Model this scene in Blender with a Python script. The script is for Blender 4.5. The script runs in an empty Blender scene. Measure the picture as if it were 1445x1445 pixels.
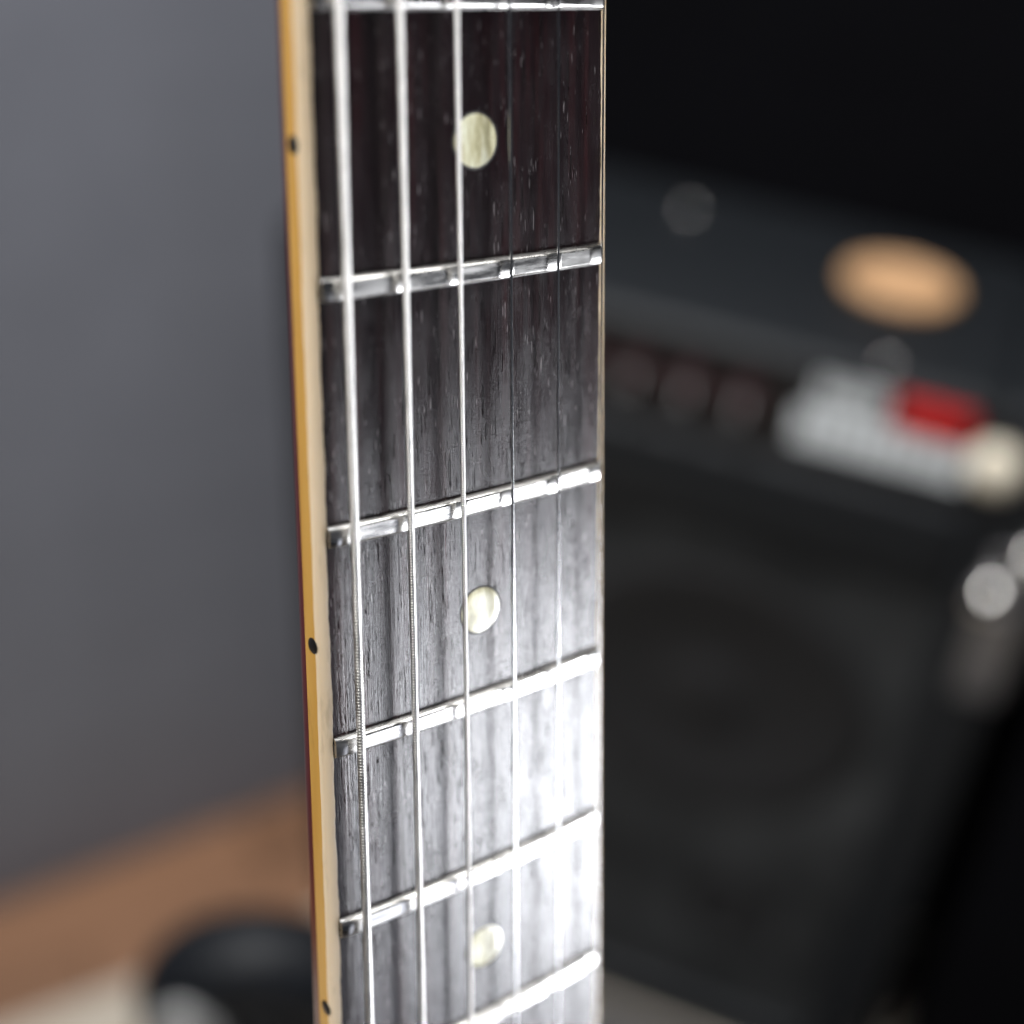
import bpy, bmesh, math, random
from mathutils import Vector, Matrix

random.seed(7)
scene = bpy.context.scene
COL = scene.collection

# ---------------------------------------------------------------- camera
CAM_H = 1.0
M = Matrix(((0.9981677, -0.0605077, 0.0),
            (0.0388503, 0.6408955, -0.7666444),
            (0.0463879, 0.7652397, 0.6420719)))          # camera axes -> world
cd = bpy.data.cameras.new("camera")
cd.sensor_width = 36.0
cd.lens = 51.033
cd.clip_start = 0.005
cd.clip_end = 50
cd.dof.use_dof = True
cd.dof.focus_distance = 0.1825
cd.dof.aperture_fstop = 5.8
cd.dof.aperture_blades = 0
cam = bpy.data.objects.new("camera", cd)
COL.objects.link(cam)
mw = M.to_4x4()
mw.translation = (0, 0, CAM_H)
cam.matrix_world = mw
scene.camera = cam

# ---------------------------------------------------------------- world, exposure
w = bpy.data.worlds.new("World")
scene.world = w
w.use_nodes = True
bg = w.node_tree.nodes["Background"]
bg.inputs[0].default_value = (0.75, 0.82, 1.0, 1)
bg.inputs[1].default_value = 0.045
scene.view_settings.view_transform = 'Standard'
scene.view_settings.look = 'None'
scene.view_settings.exposure = 0
scene.view_settings.gamma = 1

# ---------------------------------------------------------------- neck frame (mm on the neck -> metres in the room)
NR = Vector((0.77830656, -0.00246518, 0.62787962))
NU = Vector((0.20532501, 0.94601258, -0.25080239))
NF = Vector((0.59336375, -0.32412053, -0.73679396))
NC = Vector((-106.90729347, -70.43850745, 140.16097537)) * 0.001
Rn = Matrix((NR, NU, -NF))
Rw = M @ Rn
NECK = Rw.to_4x4()
NECK.translation = -(Rw @ NC) + Vector((0, 0, CAM_H))

# ---------------------------------------------------------------- lamps
def area(name, loc, target, sx, sy, power, color, spread=180):
    ld = bpy.data.lights.new(name, 'AREA')
    ld.shape = 'RECTANGLE'
    ld.size = sx
    ld.size_y = sy
    ld.energy = power
    ld.color = color
    ld.spread = math.radians(spread)
    o = bpy.data.objects.new(name, ld)
    COL.objects.link(o)
    o.location = loc
    o.rotation_euler = (Vector(target) - Vector(loc)).to_track_quat('-Z', 'Y').to_euler()
    return o

hit = NECK @ Vector((0.0205, -0.184, 0))
mdir = (Rw @ Vector((0.67, -0.485, 0.565))).normalized()
area("window_light", hit + mdir * 0.95, hit, 0.34, 0.33, 1.0, (0.93, 0.95, 1.0), 45)
wdir = (Rw @ Vector((0.45, -0.61, 0.65))).normalized()
area("sheen_fill", hit + wdir * 1.0, hit, 0.72, 0.72, 0.36, (0.82, 0.86, 1.0), 60)  # added wide fill lamp for the grey sheen on the wood
odir = (Rw @ Vector((0.50, 0.80, 0.26))).normalized()
area("fret_fill", hit + odir * 1.2, hit, 0.5, 0.5, 3.6, (1.0, 0.99, 0.97), 90)  # added lamp that only brightens the upper fret flanks
area("room_light", (-0.70, -0.25, 1.95), (-0.24, 0.42, 1.0), 0.7, 0.7, 4.2, (1.0, 0.985, 0.96), 66)
area("floor_fill", (-0.30, 0.40, 2.35), (-0.25, 0.45, 0.0), 0.6, 0.6, 34, (0.97, 0.98, 1.0))  # added fill from above to brighten floor and rug

# ---------------------------------------------------------------- material helpers
def new_mat(name):
    m = bpy.data.materials.new(name)
    m.use_nodes = True
    nt = m.node_tree
    return m, nt, nt.nodes["Principled BSDF"]

def N(nt, typ, **kw):
    n = nt.nodes.new(typ)
    for k, v in kw.items():
        setattr(n, k, v)
    return n

def coords(nt, scale, obj=True):
    tc = N(nt, "ShaderNodeTexCoord")
    mp = N(nt, "ShaderNodeMapping")
    mp.inputs["Scale"].default_value = scale
    nt.links.new(tc.outputs["Object"], mp.inputs["Vector"])
    return mp.outputs["Vector"]

def noise(nt, vec, scale=1.0, detail=3.0, rough=0.5):
    n = N(nt, "ShaderNodeTexNoise")
    n.inputs["Scale"].default_value = scale
    n.inputs["Detail"].default_value = detail
    n.inputs["Roughness"].default_value = rough
    nt.links.new(vec, n.inputs["Vector"])
    return n.outputs["Fac"]

def ramp(nt, fac, stops, interp='LINEAR'):
    r = N(nt, "ShaderNodeValToRGB")
    r.color_ramp.interpolation = interp
    e = r.color_ramp.elements
    while len(e) < len(stops):
        e.new(0.5)
    for k, (p, c) in enumerate(stops):
        e[k].position = p
        e[k].color = (c[0], c[1], c[2], 1) if not isinstance(c, (int, float)) else (c, c, c, 1)
    nt.links.new(fac, r.inputs["Fac"])
    return r.outputs["Color"]

def math_n(nt, op, a, b):
    n = N(nt, "ShaderNodeMath", operation=op)
    for k, v in enumerate((a, b)):
        if isinstance(v, (int, float)):
            n.inputs[k].default_value = v
        else:
            nt.links.new(v, n.inputs[k])
    return n.outputs[0]

def mix(nt, fac, a, b):
    n = N(nt, "ShaderNodeMix", data_type='RGBA')
    if isinstance(fac, (int, float)):
        n.inputs[0].default_value = fac
    else:
        nt.links.new(fac, n.inputs[0])
    for k, v in ((6, a), (7, b)):
        if isinstance(v, tuple):
            n.inputs[k].default_value = (v[0], v[1], v[2], 1)
        else:
            nt.links.new(v, n.inputs[k])
    return n.outputs[2]

def bump(nt, height, dist, strength=1.0, normal=None):
    b = N(nt, "ShaderNodeBump")
    b.inputs["Distance"].default_value = dist
    b.inputs["Strength"].default_value = strength
    nt.links.new(height, b.inputs["Height"])
    if normal is not None:
        nt.links.new(normal, b.inputs["Normal"])
    return b.outputs["Normal"]

def plain(name, color, rough=0.5, metal=0.0, var=0.15, scale=40.0, bump_d=0.0, stretch=(1, 1, 1), spec=0.5):
    m, nt, p = new_mat(name)
    v = coords(nt, stretch)
    f = noise(nt, v, scale, 4)
    lo = tuple(c * (1 - var) for c in color)
    hi = tuple(min(1, c * (1 + var)) for c in color)
    nt.links.new(ramp(nt, f, [(0.3, lo), (0.7, hi)]), p.inputs["Base Color"])
    nt.links.new(ramp(nt, f, [(0.3, max(0.02, rough - 0.06)), (0.7, min(1, rough + 0.06))]), p.inputs["Roughness"])
    p.inputs["Metallic"].default_value = metal
    p.inputs["Specular IOR Level"].default_value = spec
    if bump_d:
        nt.links.new(bump(nt, f, bump_d), p.inputs["Normal"])
    return m

# ---------------------------------------------------------------- guitar materials (object coordinates in metres on the neck)
def rosewood():
    m, nt, p = new_mat("rosewood")
    v = coords(nt, (1000, 1000, 1000))                       # millimetres

    def sc(s):
        mp = N(nt, "ShaderNodeMapping")
        mp.inputs["Scale"].default_value = s
        nt.links.new(v, mp.inputs["Vector"])
        return mp.outputs["Vector"]
    band = noise(nt, sc((0.55, 0.018, 0.3)), 1.0, 5, 0.6)
    fib = noise(nt, sc((5.0, 0.10, 1.0)), 1.0, 4, 0.6)
    base = ramp(nt, band, [(0.30, (0.0035, 0.0022, 0.003)), (0.52, (0.0095, 0.0045, 0.0056)), (0.70, (0.032, 0.009, 0.010))])
    base = mix(nt, ramp(nt, fib, [(0.35, 0.0), (0.75, 0.6)]), base, (0.018, 0.011, 0.012))
    # open pores: short streaks along the grain, scattered cell by cell
    wob = noise(nt, sc((0.9, 0.5, 0.3)), 1.0, 2.0, 0.5)
    dens = noise(nt, sc((0.35, 0.03, 0.3)), 1.0, 2.0, 0.5)

    def pore_layer(sx, sy, r0):
        cx = N(nt, "ShaderNodeCombineXYZ")
        nt.links.new(math_n(nt, 'MULTIPLY', math_n(nt, 'SUBTRACT', wob, 0.5), 0.30 * sx), cx.inputs[0])
        ad = N(nt, "ShaderNodeVectorMath", operation='ADD')
        nt.links.new(sc((sx, sy, 0.0)), ad.inputs[0])
        nt.links.new(cx.outputs[0], ad.inputs[1])
        vo = N(nt, "ShaderNodeTexVoronoi", voronoi_dimensions='2D')
        vo.inputs["Scale"].default_value = 1.0
        vo.inputs["Randomness"].default_value = 1.0
        nt.links.new(ad.outputs[0], vo.inputs["Vector"])
        sep = N(nt, "ShaderNodeSeparateColor")
        nt.links.new(vo.outputs["Color"], sep.inputs[0])
        # per-cell size, many cells empty; more where the grain is open
        size = math_n(nt, 'MULTIPLY', math_n(nt, 'ADD', math_n(nt, 'SUBTRACT', sep.outputs[0], 0.36), math_n(nt, 'MULTIPLY', math_n(nt, 'SUBTRACT', dens, 0.5), 1.2)), r0 * 2.0)
        d = math_n(nt, 'SUBTRACT', size, vo.outputs["Distance"])
        return ramp(nt, math_n(nt, 'MULTIPLY', d, 1.0 / r0), [(0.0, 0.0), (0.55, 1.0)])
    m1 = pore_layer(1.5, 0.085, 0.17)
    m2 = pore_layer(2.6, 0.21, 0.17)
    pores = math_n(nt, 'MAXIMUM', m1, math_n(nt, 'MULTIPLY', m2, 0.7))
    col = mix(nt, math_n(nt, 'MULTIPLY', pores, 0.85), base, (0.004, 0.003, 0.003))
    # pale grey flecks in scattered short streaks along the grain
    fleck_mask = ramp(nt, noise(nt, sc((0.8, 0.25, 0.3)), 1.0, 2.0, 0.5), [(0.46, 0.0), (0.56, 0.95)])
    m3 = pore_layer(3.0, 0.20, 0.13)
    pale = math_n(nt, 'MULTIPLY', m3, fleck_mask)
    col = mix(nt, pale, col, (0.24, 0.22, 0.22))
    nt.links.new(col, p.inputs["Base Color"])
    fine = noise(nt, sc((7.0, 4.0, 4.0)), 1.0, 3, 0.6)
    smear = noise(nt, sc((0.5, 0.09, 0.3)), 1.0, 3, 0.6)
    h = math_n(nt, 'SUBTRACT', math_n(nt, 'MULTIPLY', fine, 0.09), pores)
    h = math_n(nt, 'ADD', h, math_n(nt, 'MULTIPLY', fib, 0.16))
    nt.links.new(bump(nt, h, 0.00030), p.inputs["Normal"])
    hand = noise(nt, sc((0.16, 0.11, 0.3)), 1.0, 4, 0.6)
    sm2 = math_n(nt, 'ADD', math_n(nt, 'MULTIPLY', smear, 0.55), math_n(nt, 'MULTIPLY', hand, 0.45))
    r = ramp(nt, sm2, [(0.36, 0.17), (0.64, 0.30)])
    nt.links.new(r, p.inputs["Roughness"])
    p.inputs["Specular IOR Level"].default_value = 0.5
    return m

def cream_mat(name, c0, c1, rough):
    m, nt, p = new_mat(name)
    v = coords(nt, (250, 22, 250))
    f = noise(nt, v, 1.0, 4, 0.55)
    nt.links.new(mix(nt, ramp(nt, noise(nt, coords(nt, (600, 120, 600)), 1.0, 5, 0.65), [(0.60, 0.0), (0.74, 0.45)]), ramp(nt, f, [(0.3, c0), (0.7, c1)]), tuple(c * 0.55 for c in c0)), p.inputs["Base Color"])
    p.inputs["Roughness"].default_value = rough
    p.inputs["Subsurface Weight"].default_value = 0.15
    p.inputs["Subsurface Radius"].default_value = (0.0012, 0.0008, 0.0004)
    p.inputs["Subsurface Scale"].default_value = 0.5
    v2 = coords(nt, (900, 300, 900))
    nt.links.new(bump(nt, noise(nt, v2, 1.0, 3), 0.00003), p.inputs["Normal"])
    return m

def pearl():
    m, nt, p = new_mat("pearloid")
    v = coords(nt, (520, 130, 300))
    f = noise(nt, v, 1.0, 5, 0.62)
    nt.links.new(ramp(nt, f, [(0.34, (0.22, 0.20, 0.10)), (0.47, (0.52, 0.48, 0.29)), (0.56, (0.66, 0.64, 0.44)), (0.68, (0.84, 0.85, 0.70))]), p.inputs["Base Color"])
    p.inputs["Roughness"].default_value = 0.25
    p.inputs["Coat Weight"].default_value = 0.4
    p.inputs["Sheen Weight"].default_value = 0.1
    return m

def metal(name, col, rough, scratch=(900, 60, 900), sr=0.12, bd=0.00001):
    m, nt, p = new_mat(name)
    v = coords(nt, scratch)
    f = noise(nt, v, 1.0, 4, 0.6)
    nt.links.new(ramp(nt, f, [(0.3, tuple(c * 0.82 for c in col)), (0.65, col)]), p.inputs["Base Color"])
    nt.links.new(ramp(nt, f, [(0.3, rough - sr * 0.5), (0.7, rough + sr)]), p.inputs["Roughness"])
    p.inputs["Metallic"].default_value = 1.0
    nt.links.new(bump(nt, f, bd), p.inputs["Normal"])
    return m

MAT = {}
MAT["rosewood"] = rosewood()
MAT["cream"] = cream_mat("cream_celluloid", (0.62, 0.485, 0.32), (0.72, 0.58, 0.41), 0.3)
MAT["amber"] = cream_mat("ambered_lacquer", (0.47, 0.25, 0.05), (0.58, 0.335, 0.085), 0.22)
MAT["amber"].node_tree.nodes["Principled BSDF"].inputs["Coat Weight"].default_value = 0.5
MAT["cherry"] = plain("cherry_lacquer", (0.085, 0.005, 0.006), 0.2, 0, 0.35, 60, 0, (1, 0.1, 1))
MAT["cherry"].node_tree.nodes["Principled BSDF"].inputs["Coat Weight"].default_value = 0.4
MAT["cherry"].node_tree.nodes["Principled BSDF"].inputs["Coat Roughness"].default_value = 0.08
MAT["pearl"] = pearl()
MAT["dot_black"] = plain("black_dot", (0.008, 0.007, 0.007), 0.35)
MAT["glue"] = plain("dark_filler", (0.012, 0.009, 0.008), 0.6)
MAT["fret"] = metal("nickel_fret", (0.58, 0.57, 0.55), 0.24, (120, 900, 900), 0.16)
MAT["wound"] = metal("nickel_wrap", (0.86, 0.84, 0.81), 0.36, (300, 300, 300), 0.08, 0)
MAT["plain"] = metal("plain_steel", (0.68, 0.68, 0.68), 0.16, (300, 30, 300), 0.06, 0)
MAT["bone"] = plain("bone", (0.7, 0.66, 0.55), 0.4)

# ---------------------------------------------------------------- object helpers
def link(name, bm, mats, parent=None, smooth=True):
    me = bpy.data.meshes.new(name)
    bm.normal_update()
    bm.to_mesh(me)
    bm.free()
    for m in (mats if isinstance(mats, (list, tuple)) else [mats]):
        me.materials.append(m)
    if smooth:
        for p in me.polygons:
            p.use_smooth = True
    o = bpy.data.objects.new(name, me)
    COL.objects.link(o)
    if parent is not None:
        o.parent = parent
    return o

def thing(name, label, cat, mat=None, group=None):
    o = bpy.data.objects.new(name, None)
    o.empty_display_size = 0.02
    COL.objects.link(o)
    if mat is not None:
        o.matrix_world = mat
    tag(o, label, cat, group)
    return o

def tag(o, label, cat=None, group=None, kind=None):
    o["label"] = label
    if cat:
        o["category"] = cat
    if group:
        o["group"] = group
    if kind:
        o["kind"] = kind

def sweep(bm, rings, closed=True, caps=True, mats=None):
    vs = [[bm.verts.new(p) for p in r] for r in rings]
    n = len(vs[0])
    for a, b in zip(vs, vs[1:]):
        for k in range(n if closed else n - 1):
            f = bm.faces.new((a[k], a[(k + 1) % n], b[(k + 1) % n], b[k]))
            if mats:
                f.material_index = mats[k]
    if caps and closed:
        bm.faces.new(vs[0][::-1])
        bm.faces.new(vs[-1])
    bmesh.ops.recalc_face_normals(bm, faces=bm.faces)
    return vs

def box(bm, c, s, bevel=0.0, seg=2):
    r = bmesh.ops.create_cube(bm, size=1, matrix=Matrix.Translation(c) @ Matrix.Diagonal((*s, 1)))
    if bevel:
        es = list({e for v in r["verts"] for e in v.link_edges})
        bmesh.ops.bevel(bm, geom=es, offset=bevel, segments=seg, profile=0.5, affect='EDGES')

def lathe(bm, prof, seg=32, mat=Matrix()):
    rings = []
    for k in range(seg):
        a = 2 * math.pi * k / seg
        rings.append([mat @ Vector((r * math.cos(a), r * math.sin(a), z)) for r, z in prof])
    vs = [[bm.verts.new(p) for p in r] for r in rings]
    for k in range(seg):
        a, b = vs[k], vs[(k + 1) % seg]
        for j in range(len(prof) - 1):
            bm.faces.new((a[j], b[j], b[j + 1], a[j + 1]))
    bmesh.ops.remove_doubles(bm, verts=bm.verts, dist=1e-7)
    bmesh.ops.recalc_face_normals(bm, faces=bm.faces)

def tube(bm, pts, rad, seg=16):
    rings = []
    for k, p in enumerate(pts):
        a = Vector(pts[max(0, k - 1)])
        b = Vector(pts[min(len(pts) - 1, k + 1)])
        q = (b - a).to_track_quat('Z', 'Y')
        r = rad[k] if isinstance(rad, (list, tuple)) else rad
        rings.append([Vector(p) + q @ Vector((r * math.cos(2 * math.pi * j / seg), r * math.sin(2 * math.pi * j / seg), 0)) for j in range(seg)])
    sweep(bm, rings)

# ================================================================ SETTING
WALL_A = Vector((-0.386, 0.676, 0))
wd = Vector((0.190, 0.111, 0)).normalized()            # along the grey wall
wn = Vector((wd.y, -wd.x, 0))                            # into the room

MAT["wall"] = plain("grey_wall_paint", (0.205, 0.214, 0.250), 0.7, 0, 0.05, 14, 0.0004)
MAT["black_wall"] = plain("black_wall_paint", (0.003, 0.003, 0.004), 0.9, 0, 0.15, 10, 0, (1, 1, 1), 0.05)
MAT["rug"] = plain("beige_rug_wool", (0.52, 0.46, 0.38), 0.95, 0, 0.12, 400, 0.002)
MAT["floor"] = plain("dark_subfloor", (0.05, 0.03, 0.02), 0.8)

def plank_mat(k, c):
    m, nt, p = new_mat("floor_plank_wood_%d" % k)
    v = coords(nt, (4, 60, 4))
    f = noise(nt, v, 1.0, 5, 0.6)
    nt.links.new(ramp(nt, f, [(0.3, tuple(x * 0.72 for x in c)), (0.7, c)]), p.inputs["Base Color"])
    p.inputs["Roughness"].default_value = 0.5
    return m
PLANKS = [plank_mat(0, (0.225, 0.112, 0.058)), plank_mat(1, (0.26, 0.13, 0.068)), plank_mat(2, (0.20, 0.098, 0.05))]

def frame(loc, xd):
    xd = Vector(xd).normalized()
    yd = Vector((-xd.y, xd.x, 0))
    m = Matrix((xd, yd, Vector((0, 0, 1)))).transposed().to_4x4()
    m.translation = loc
    return m

bm = bmesh.new(); box(bm, (0, 0, -0.055), (6, 6, 0.08))
floor = link("floor", bm, MAT["floor"], smooth=False)
tag(floor, "brown wooden plank floor along the grey wall", kind="structure")
WF = frame(WALL_A, wd)
shared = {}
for row in range(7):
    x = -1.5 + random.uniform(-0.3, 0.3)
    while x < 1.4:
        ln = 0.9
        key = random.randint(0, 2)
        if key not in shared:
            bm = bmesh.new(); box(bm, (0, 0, 0), (ln - 0.0015, 0.0685, 0.013), 0.001, 1)
            me_o = link("plank", bm, PLANKS[key], floor, smooth=False)
            shared[key] = me_o
            o = me_o
        else:
            o = shared[key].copy()
            COL.objects.link(o)
        loc = WF @ Vector((x + ln / 2, -0.001 - 0.035 - row * 0.07, -0.0065 - 0.0001))
        mm = WF.copy(); mm.translation = loc
        o.parent = floor
        o.matrix_world = mm
        x += ln

bm = bmesh.new(); box(bm, (-0.60, 0.05, 1.1), (1.87, 0.1, 2.4))
wall = link("grey_wall", bm, MAT["wall"], smooth=False)
wall.matrix_world = WF
tag(wall, "matt blue grey wall behind the guitar neck", kind="structure")
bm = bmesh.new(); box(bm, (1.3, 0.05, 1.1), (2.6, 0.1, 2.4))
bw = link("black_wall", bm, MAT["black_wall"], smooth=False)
bw.matrix_world = frame(WF @ Vector((0.337, 0.004, 0)), (0.94, -0.325, 0))
tag(bw, "black wall in deep shade behind the amplifier", kind="structure")

RUG_A = Vector((-0.352, 0.562, 0))
bm = bmesh.new(); box(bm, (0.1, -0.6, 0.003), (2.0, 1.2, 0.006), 0.002, 2)
rug = link("rug", bm, MAT["rug"])
rug.matrix_world = frame(RUG_A, (0.094, 0.0505, 0))
tag(rug, "beige rug lying on the brown wooden floor", "rug")

# ================================================================ AMPLIFIER
MAT["tolex"] = plain("black_tolex", (0.0075, 0.009, 0.011), 0.5, 0, 0.2, 500, 0.0006, (1, 1, 1), 0.3)
MAT["amp_black"] = plain("black_panel", (0.012, 0.011, 0.012), 0.4)
MAT["baffle"] = plain("grey_grille_cloth", (0.037, 0.0385, 0.040), 0.95, 0, 0.55, 9, 0.0005, (1, 1, 1), 0.1)
MAT["cone"] = plain("speaker_paper", (0.006, 0.006, 0.007), 0.8)
MAT["knob_red"] = plain("dark_red_plastic", (0.024, 0.0045, 0.006), 0.5)
MAT["white"] = plain("white_enamel", (0.76, 0.80, 0.82), 0.5, 0, 0.05)
MAT["red"] = plain("red_plastic", (0.52, 0.0, 0.0), 0.6)
MAT["chrome"] = metal("polished_steel", (0.75, 0.73, 0.70), 0.12, (100, 100, 100), 0.05, 0)
MAT["dull_steel"] = metal("dull_steel", (0.34, 0.34, 0.36), 0.42, (60, 60, 40), 0.2, 0.0003)
MAT["ivory"] = plain("ivory_plastic", (0.66, 0.60, 0.48), 0.3)
MAT["tan"] = plain("tan_leather", (0.50, 0.29, 0.145), 0.6, 0, 0.15, 120, 0.0004)
MAT["pad"] = plain("black_foam_pad", (0.005, 0.006, 0.008), 0.5, 0, 0.15, 200, 0.0004, (1, 1, 1), 0.2)
MAT["greyplate"] = plain("pale_grey_plate", (0.25, 0.25, 0.245), 0.35, 0, 0.1)

AMP = frame(Vector((0.092, 0.614, 0.006)), (0.9397, -0.3420, 0))   # x along the front, y to the back
amp = thing("amplifier", "black combo guitar amplifier standing on the rug behind the neck", "amplifier", AMP)
AL, AR, AH, AD = -0.243, 0.187, 0.604, 0.150
FR = 0.040
def abox(name, x0, x1, y0, y1, z0, z1, m, bev=0.0, parent=amp, seg=3):
    b = bmesh.new(); box(b, ((x0 + x1) / 2, (y0 + y1) / 2, (z0 + z1) / 2), (x1 - x0, y1 - y0, z1 - z0), bev, seg)
    return link(name, b, m, parent, smooth=bev > 0)
# cabinet: frame of five boards joined in one shell
b = bmesh.new()
def bb(x0, x1, y0, y1, z0, z1, bev=0.006):
    box(b, ((x0 + x1) / 2, (y0 + y1) / 2, (z0 + z1) / 2), (x1 - x0, y1 - y0, z1 - z0), bev, 3)
bb(AL, AL + FR, 0, AD, 0, AH)
bb(AR - FR, AR, 0, AD, 0, AH)
bb(AL + FR, AR - FR, 0.001, AD - 0.001, AH - 0.012, AH - 0.0005)
bb(AL + FR, AR - FR, 0.001, AD - 0.001, 0.001, 0.035)
bb(AL + FR, AR - FR, 0.001, 0.03, 0.478, 0.535)
bb(AL + FR, AR - FR, AD - 0.016, AD - 0.001, 0.035, AH - 0.012, 0)
link("cabinet", b, MAT["tolex"], amp)
grille = abox("grille", AL + FR, AR - FR, 0.014, 0.020, 0.035, 0.478, MAT["baffle"])
def speaker(cx, cz, r):
    T = Matrix.Translation((cx, 0.0135, cz)) @ Matrix.Rotation(math.pi / 2, 4, 'X')
    b = bmesh.new()
    lathe(b, [(r, -0.0002), (r, 0.003), (r * 0.93, 0.004), (r * 0.88, 0.002), (r * 0.80, 0.0035), (r * 0.76, 0.0015), (r * 0.3, 0.0004), (0, 0.0004)], 48, T)
    s = link("speaker", b, MAT["cone"], amp)
    b = bmesh.new()
    lathe(b, [(r * 0.30, 0.0006), (r * 0.2, 0.004), (r * 0.1, 0.0055), (0, 0.006)], 32, T)
    link("dust_cap", b, MAT["cone"], s)
    return s
speaker(0.030, 0.345, 0.100)
speaker(0.072, 0.150, 0.033)
speaker(-0.135, 0.150, 0.033)
panel = abox("control_panel", AL + FR, AR - FR, 0.010, 0.016, 0.535, AH - 0.012, MAT["amp_black"])
for k, sx in enumerate((-0.18, -0.151, -0.122, -0.093, -0.064, -0.035, -0.006, 0.023)):
    b = bmesh.new()
    T = Matrix.Translation((sx, 0.010, 0.568)) @ Matrix.Rotation(math.pi / 2, 4, 'X')
    lathe(b, [(0.0095, 0), (0.0095, 0.003), (0.0078, 0.005), (0.007, 0.014), (0.006, 0.016), (0, 0.016)], 24, T)
    kn = link("knob", b, MAT["knob_red"], amp)
    b = bmesh.new(); box(b, (sx, -0.0065, 0.568), (0.0014, 0.0012, 0.010))
    link("pointer", b, MAT["white"], kn, smooth=False)
# pale badge: two rows of pale upright bars and a red rocker
bd = abox("badge", 0.048, 0.142, 0.006, 0.010, 0.545, 0.590, MAT["amp_black"], 0.0008, amp, 1)
for k in range(6):
    abox("pale_bar", 0.0585 + k * 0.0058, 0.0628 + k * 0.0058, 0.003, 0.006, 0.577, 0.592, MAT["white"], 0.0, bd)
for k in range(9):
    abox("pale_bar", 0.051 + k * 0.0096, 0.0594 + k * 0.0096, 0.003, 0.006, 0.552, 0.570, MAT["white"], 0.0, bd)
abox("rocker_switch", 0.098, 0.134, 0.001, 0.006, 0.576, 0.594, MAT["red"], 0.001, amp, 2)
b = bmesh.new()
T = Matrix.Translation((0.150, 0.0, 0.570)) @ Matrix.Rotation(math.pi / 2, 4, 'X')
lathe(b, [(0.013, -0.001), (0.013, 0.004), (0.010, 0.009), (0.005, 0.012), (0, 0.0125)], 28, T)
link("jewel_lamp", b, MAT["ivory"], amp)
# metal corner protector with domed screws down the right edge
b = bmesh.new()
box(b, (AR - 0.012, -0.0012, 0.470), (0.022, 0.002, 0.100), 0.0009, 2)
box(b, (AR + 0.0012, 0.013, 0.470), (0.002, 0.026, 0.100), 0.0009, 2)
cp = link("corner_protector", b, MAT["dull_steel"], amp)
for (sx, sz, r) in ((0.168, 0.492, 0.013), (0.181, 0.522, 0.010)):
    b = bmesh.new()
    T = Matrix.Translation((sx, -0.002, sz)) @ Matrix.Rotation(math.pi / 2, 4, 'X')
    lathe(b, [(r, 0), (r * 0.92, r * 0.38), (r * 0.7, r * 0.71), (r * 0.38, r * 0.92), (0, r)], 24, T)
    link("screw", b, MAT["chrome"], cp)
for (sx, sy) in ((0.088, 0.012), (-0.045, 0.118)):
    b = bmesh.new()
    r = 0.0035
    lathe(b, [(r, 0), (r * 0.92, r * 0.38), (r * 0.7, r * 0.71), (r * 0.38, r * 0.92), (0, r)], 20, Matrix.Translation((sx, sy, AH - 0.0006)))
    link("stud", b, MAT["chrome"], amp)

# dark sheet added as painted shade on the rug before the amplifier
MAT["shade_grey"] = plain("rug_shade_grey", (0.060, 0.060, 0.066), 0.95, 0, 0.15, 300, 0.0006)
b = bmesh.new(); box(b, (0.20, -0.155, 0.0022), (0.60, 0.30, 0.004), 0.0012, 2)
shade_sheet = link("rug_shade_sheet", b, MAT["shade_grey"])
shade_sheet.matrix_world = AMP
tag(shade_sheet, "dark grey sheet added as shade on the rug in front of the amplifier", "mat")

# tan oval pad lying on the amplifier
PADM = AMP @ Matrix.Translation((0.080, 0.083, AH - 0.0005))
b = bmesh.new()
lathe(b, [(0, 0), (0.0285, 0), (0.0305, 0.003), (0.0300, 0.0055), (0.0280, 0.0080), (0.0255, 0.0086), (0.0245, 0.0080), (0, 0.0082)], 48, Matrix.Diagonal((1.0, 0.72, 1.0, 1.0)))
pad = link("leather_pad", b, MAT["tan"])
pad.matrix_world = PADM
tag(pad, "tan oval leather pad lying on top of the black amplifier", "leather pad")

# ================================================================ BLACK PADDED STAND, lower left
ST = Matrix.Translation((-0.0885, 0.329, 0.006))
stand = thing("guitar_stand", "black stand with thick rounded padded arch at lower left of the neck", "stand", ST)
SZ = 0.441
pts, rad = [], []
for k in range(29):
    a = math.pi * (1.10 - 1.20 * k / 28)
    pts.append((0.035 * math.cos(a), 0, SZ + 0.034 * math.sin(a)))
    rad.append(0.021)
b = bmesh.new(); tube(b, pts, rad, 24)
link("padded_arch", b, MAT["pad"], stand)
b = bmesh.new(); lathe(b, [(0, -0.004), (0.017, -0.004), (0.019, 0), (0.017, 0.004), (0, 0.004)], 32,
                       Matrix.Translation((-0.029, -0.020, SZ + 0.003)) @ Matrix.Diagonal((0.85, 1.0, 1.5, 1.0)) @ Matrix.Rotation(math.pi / 2, 4, 'X'))
link("grey_plate", b, MAT["greyplate"], stand)
b = bmesh.new(); tube(b, [(0, 0.0, SZ + 0.02), (0, 0.0, 0.2), (0, 0.0, 0.05)], 0.02, 14)
link("post", b, MAT["pad"], stand)
for a in (90, 210, 330):
    b = bmesh.new(); ca, sa = math.cos(math.radians(a)), math.sin(math.radians(a))
    tube(b, [(0, 0, 0.09), (0.05 * ca, 0.05 * sa, 0.075), (0.12 * ca, 0.12 * sa, 0.008)], 0.007, 10)
    link("leg", b, MAT["pad"], stand)

# ================================================================ ADDED BLACK BOX for the darkness right of the amplifier
b = bmesh.new()
CB = AMP @ Matrix.Translation((0.215, 0.012, 0))
box(b, (0.2, 0.07, 0.21), (0.4, 0.134, 0.42), 0.004, 2)
filler = link("dark_filler_box", b, MAT["black_wall"])
filler.matrix_world = CB
tag(filler, "matte black box added for the darkness just right of the amplifier", "cabinet")

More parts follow.
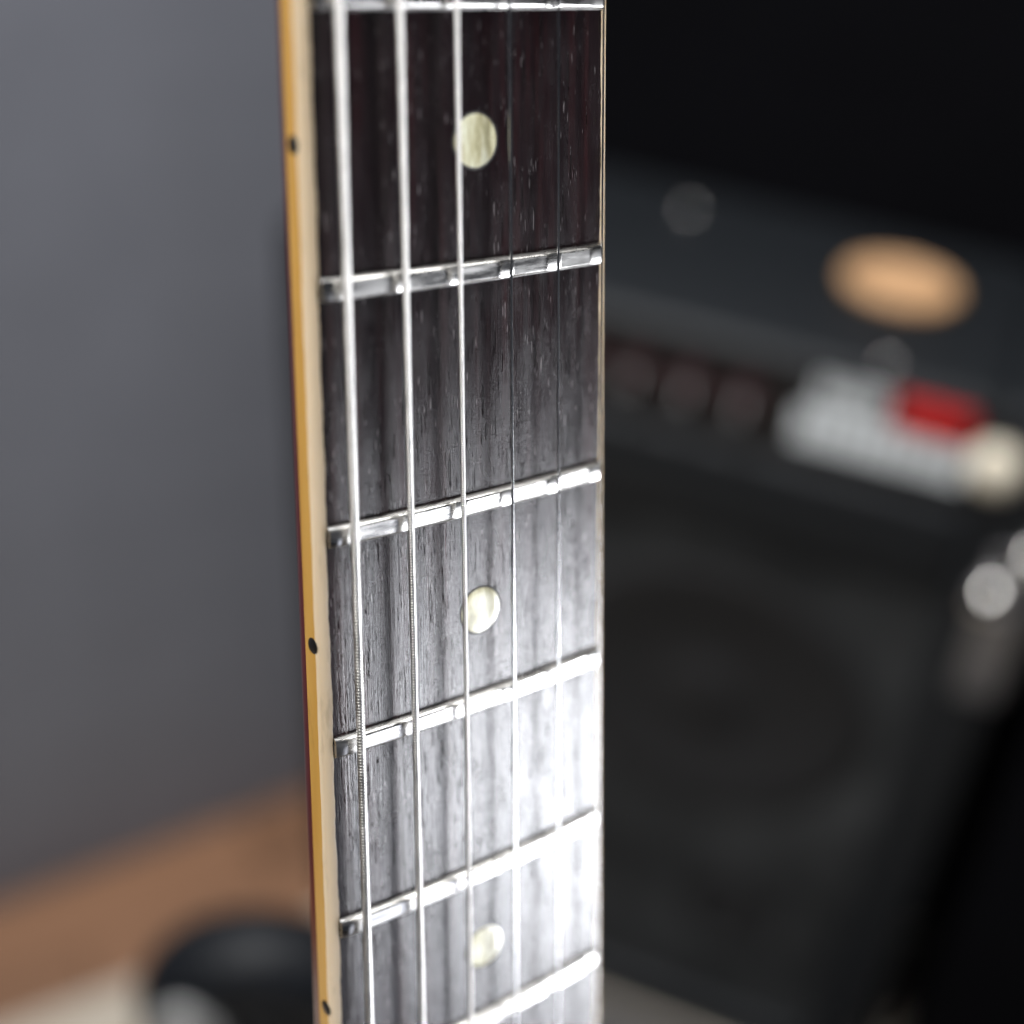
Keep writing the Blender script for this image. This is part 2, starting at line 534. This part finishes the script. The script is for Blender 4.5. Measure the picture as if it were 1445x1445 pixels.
# ================================================================ GUITAR NECK
SCALE = 628.0
def fd(n):
    return SCALE * (1 - 2 ** (-n / 12))
def width(y):
    return 42.9 + (52.4 - 42.9) * y / 314.0
RAD = 305.0
BND = 1.55
Y0, Y1 = 0.0, 372.0                                       # nut .. just past the fifteenth fret
def surf(x, y, h=0.0):
    return Vector((x, -y, -(x * x) / (2 * RAD) + h)) * 0.001
def mm(x, y, z):
    return Vector((x, y, z)) * 0.001

neck = thing("guitar_neck", "cherry guitar neck with cream bound rosewood fretboard, six strings and pearl dots", "guitar", NECK)

# --- fretboard
jit = {}
def edge_jit(side, y):
    """small wander of the wood/binding joint, mm"""
    wear = sum(0.16 * math.exp(-((y - fd(n)) / 1.3) ** 2) for n in range(1, 16))
    return -wear * (1 if side == 1 else -1) + 0.07 * math.sin(y * 0.21 + side) + 0.05 * math.sin(y * 0.83 + 2 * side) + 0.03 * math.sin(y * 2.9 + side)
ys = [Y0 + (Y1 - Y0) * k / 372 for k in range(373)]
bm = bmesh.new()
NX = 26
rows = []
for y in ys:
    xl = -(width(y) / 2 - BND) + edge_jit(1, y)
    xr = (width(y) / 2 - BND) + edge_jit(2, y)
    top = [surf(xl + (xr - xl) * k / NX, y, -0.02 if k in (0, NX) else 0.0) for k in range(NX + 1)]
    rows.append(top + [mm(xr, -y, -4.0), mm(xl, -y, -4.0)])
sweep(bm, rows)
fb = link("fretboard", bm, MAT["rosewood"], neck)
fb.data.set_sharp_from_angle(angle=math.radians(40))

# --- binding
def binding(side):
    bm = bmesh.new()
    rings = []
    for y in ys:
        wo = width(y) / 2
        wi = wo - BND + edge_jit(1 if side < 0 else 2, y) * (-1 if side < 0 else 1)
        zt = -(wo * wo) / (2 * RAD)
        zi = -(wi * wi) / (2 * RAD)
        wob = 0.05 * math.sin(y * 0.35) + 0.03 * math.sin(y * 1.3)
        prof = [(wi, -4.0), (wi, zi + 0.02), (wi + 0.2, zi + 0.05), (wo - 0.75, zt + 0.02), (wo - 0.35, zt - 0.10), (wo - 0.1, zt - 0.36),
                (wo, zt - 0.75), (wo, -1.75 + wob), (wo + 0.004, -1.85 + wob), (wo + 0.004, -2.8), (wo + 0.004, -4.05), (wo - 0.2, -4.05)]
        if side > 0:                                      # rolled far edge
            for q, (da, dz) in enumerate(((0, 0), (0, 0.02), (0.35, -0.02), (-0.62, -0.14), (-0.28, -0.44), (-0.06, -0.85), (0, -1.3))):
                prof[q] = ((wi if q < 3 else wo) + da, -4.0 if q == 0 else (zi if q < 3 else zt) + dz)
        rings.append([mm(side * a, -y, z) for a, z in prof])
    mats = [0, 0, 0, 0, 0, 0, 0, 1, 1, 1, 1, 0]
    sweep(bm, rings, mats=mats)
    o = link("binding", bm, [MAT["cream"], MAT["amber"]], neck)
    o.data.set_sharp_from_angle(angle=math.radians(50))
    return o
bl = binding(-1)
br = binding(1)
bl["label"] = "aged cream binding with an amber lacquered side and black side dots"

proto = None
for n in (3, 5, 7, 9, 15):
    y = (fd(n) + fd(n - 1)) / 2 + {3: -0.3, 5: 0.1, 7: 0.0}.get(n, 0)
    x = -width(y) / 2
    if proto is None:
        bm = bmesh.new()
        lathe(bm, [(0.00106, 0.0), (0.00101, 0.00004), (0, 0.00005)], 24, Matrix.Rotation(-math.pi / 2, 4, 'Y'))
        o = proto = link("side_dot", bm, MAT["dot_black"], bl)
    else:
        o = proto.copy(); COL.objects.link(o); o.parent = bl
    o.location = mm(x - 0.01, -y, -2.55 if n == 3 else -2.3)

# --- neck back
bm = bmesh.new()
rings = []
for y in ys[::4]:
    a = width(y) / 2 + 0.002
    b_ = 7.2 + 0.019 * y
    ring = []
    for k in range(33):
        t = math.pi * k / 32
        c, s = math.cos(t), math.sin(t)
        ring.append(mm(a * math.copysign(abs(c) ** 1.0, c), -y, -4.06 - b_ * abs(s)))
    rings.append(ring)
sweep(bm, rings)
o = link("neck_back", bm, MAT["cherry"], neck)
o.data.set_sharp_from_angle(angle=math.radians(50))

# --- nut (out of view, closes the board)
bm = bmesh.new(); box(bm, mm(0, 2.4, -0.6), Vector((42.9, 4.6, 5.6)) * 0.001, 0.0005, 2)
link("nut", bm, MAT["bone"], neck)

# --- strings, bass to treble
XOFF = 0.54
def sx_(k, y):
    return (k - 2.5) / 5 * (36.5 + (51.4 - 36.5) * y / SCALE) + XOFF
def sz_(k, y):
    x = sx_(k, y)
    return -(x * x) / (2 * RAD) + 1.585 + 0.319 * y / 100

# --- frets
PROF = [(-1.42, -0.6), (-1.42, 0.10), (-1.34, 0.42), (-1.2, 0.70), (-1.06, 0.86), (-0.86, 0.955), (0.86, 0.955), (1.06, 0.86), (1.2, 0.70), (1.34, 0.42), (1.42, 0.10), (1.42, -0.6)]
for n in range(1, 16):
    y = fd(n)
    hw = width(y) / 2 - BND - 0.05
    xs = [-hw, -hw + 0.08, -hw + 0.3, -hw + 0.6, -hw + 0.95, -hw + 1.3]
    m_ = 130
    xs += [-hw + 1.6 + (2 * hw - 3.2) * k / m_ for k in range(m_ + 1)]
    xs += [hw - 1.3, hw - 0.95, hw - 0.6, hw - 0.35, hw - 0.12, hw]
    rings = []
    rr = random.Random(n)
    amp_d = [0.038 * rr.uniform(0.6, 1.2) for _ in range(6)]
    offs = [rr.uniform(-0.25, 0.25) for _ in range(6)]
    for x in xs:
        el = 1.3 if x < 0 else 0.35
        e = min(hw - abs(x), el) / el
        hs = 0.66 + 0.34 * (1 - (1 - e) ** 2)
        dent = 0.0
        for k in range(6):
            u = (x - sx_(k, y) - offs[k]) / 0.95
            if abs(u) < 1:
                dent = max(dent, amp_d[k] * (1 - u * u))
        zb = -(x * x) / (2 * RAD)
        cap = 0.955 - dent
        ring = []
        for v, z in PROF:
            zz = z if z < 0 else min(z * hs, cap)
            ring.append(mm(x, -y + v, zb + zz))
        rings.append(ring)
    bm = bmesh.new(); sweep(bm, rings)
    o = link("fret", bm, MAT["fret"], fb)
    o.data.set_sharp_from_angle(angle=math.radians(25))

# --- pearl dots
for n, dy, dx in ((3, 0.3, 0.54), (5, 1.0, 0.6), (7, 0.3, 0.7), (9, 0, 0.54), (15, 0, 0.54)):
    y = (fd(n) + fd(n - 1)) / 2 + dy
    bm = bmesh.new()
    R0 = 3.12
    c = bm.verts.new(surf(dx, y, 0.035))
    prev = None
    rs = [1.0, 2.2, R0, R0 + 0.08, R0 + 0.30]
    hs = [0.035, 0.034, 0.03, 0.012, 0.008]
    loops = []
    for r, h in zip(rs, hs):
        loops.append([bm.verts.new(surf(dx + r * math.cos(t * math.pi / 24), y - r * math.sin(t * math.pi / 24), h)) for t in range(48)])
    for t in range(48):
        bm.faces.new((c, loops[0][t], loops[0][(t + 1) % 48]))
        for q in range(4):
            f = bm.faces.new((loops[q][t], loops[q + 1][t], loops[q + 1][(t + 1) % 48], loops[q][(t + 1) % 48]))
            f.material_index = 1 if q >= 2 else 0
    link("inlay_dot", bm, [MAT["pearl"], MAT["glue"]], fb)

DIA = [1.17, 0.91, 0.66, 0.43, 0.33, 0.26]
PITCH = [0.42, 0.37, 0.30]
SLAB = ["thickest wound low string, nearest the cream and amber binding", "second thickest wound string", "thinnest of the wound strings, crossing the pearl dots",
        "thickest of the plain steel strings, just beyond the pearl dots", "thin plain steel string near the far edge", "thinnest plain steel string, along the far edge of the fretboard"]
def string(k):
    bm = bmesh.new()
    r0 = DIA[k] / 2
    ya, yb = -3.0, Y1 + 3
    A = Vector((sx_(k, ya), -ya, sz_(k, ya))); B = Vector((sx_(k, yb), -yb, sz_(k, yb)))
    d = (B - A); L = d.length; d.normalize()
    u = Vector((1, 0, 0)) - d * d.x; u.normalize(); v = d.cross(u)
    if k < 3:
        p = PITCH[k]; seg = 14; per = 8
        nst = int(L / p * per); L = nst * p / per
        amp_ = p * 0.30
    else:
        seg = 14; per = 1; nst = 40; amp_ = 0; p = 1
    verts, faces = [], []
    for i in range(nst + 1):
        s = L * i / nst
        for j in range(seg):
            th = 2 * math.pi * j / seg
            ph = (s / p - th / (2 * math.pi)) % 1.0
            r = r0 - amp_ * (1 - math.sqrt(max(0.0, 1 - (2 * ph - 1) ** 2 * 0.96))) if amp_ else r0
            c = A + d * s + u * (r * math.cos(th)) + v * (r * math.sin(th))
            verts.append((c.x * 0.001, c.y * 0.001, c.z * 0.001))
    for i in range(nst):
        for j in range(seg):
            a = i * seg + j; b2 = i * seg + (j + 1) % seg
            faces.append((a, b2, b2 + seg, a + seg))
    me = bpy.data.meshes.new("string")
    me.from_pydata(verts, [], faces)
    me.materials.append(MAT["wound"] if k < 3 else MAT["plain"])
    for pl in me.polygons:
        pl.use_smooth = True
    o = bpy.data.objects.new("string", me)
    COL.objects.link(o); o.parent = neck
    o["label"] = SLAB[k]
for k in range(6):
    string(k)
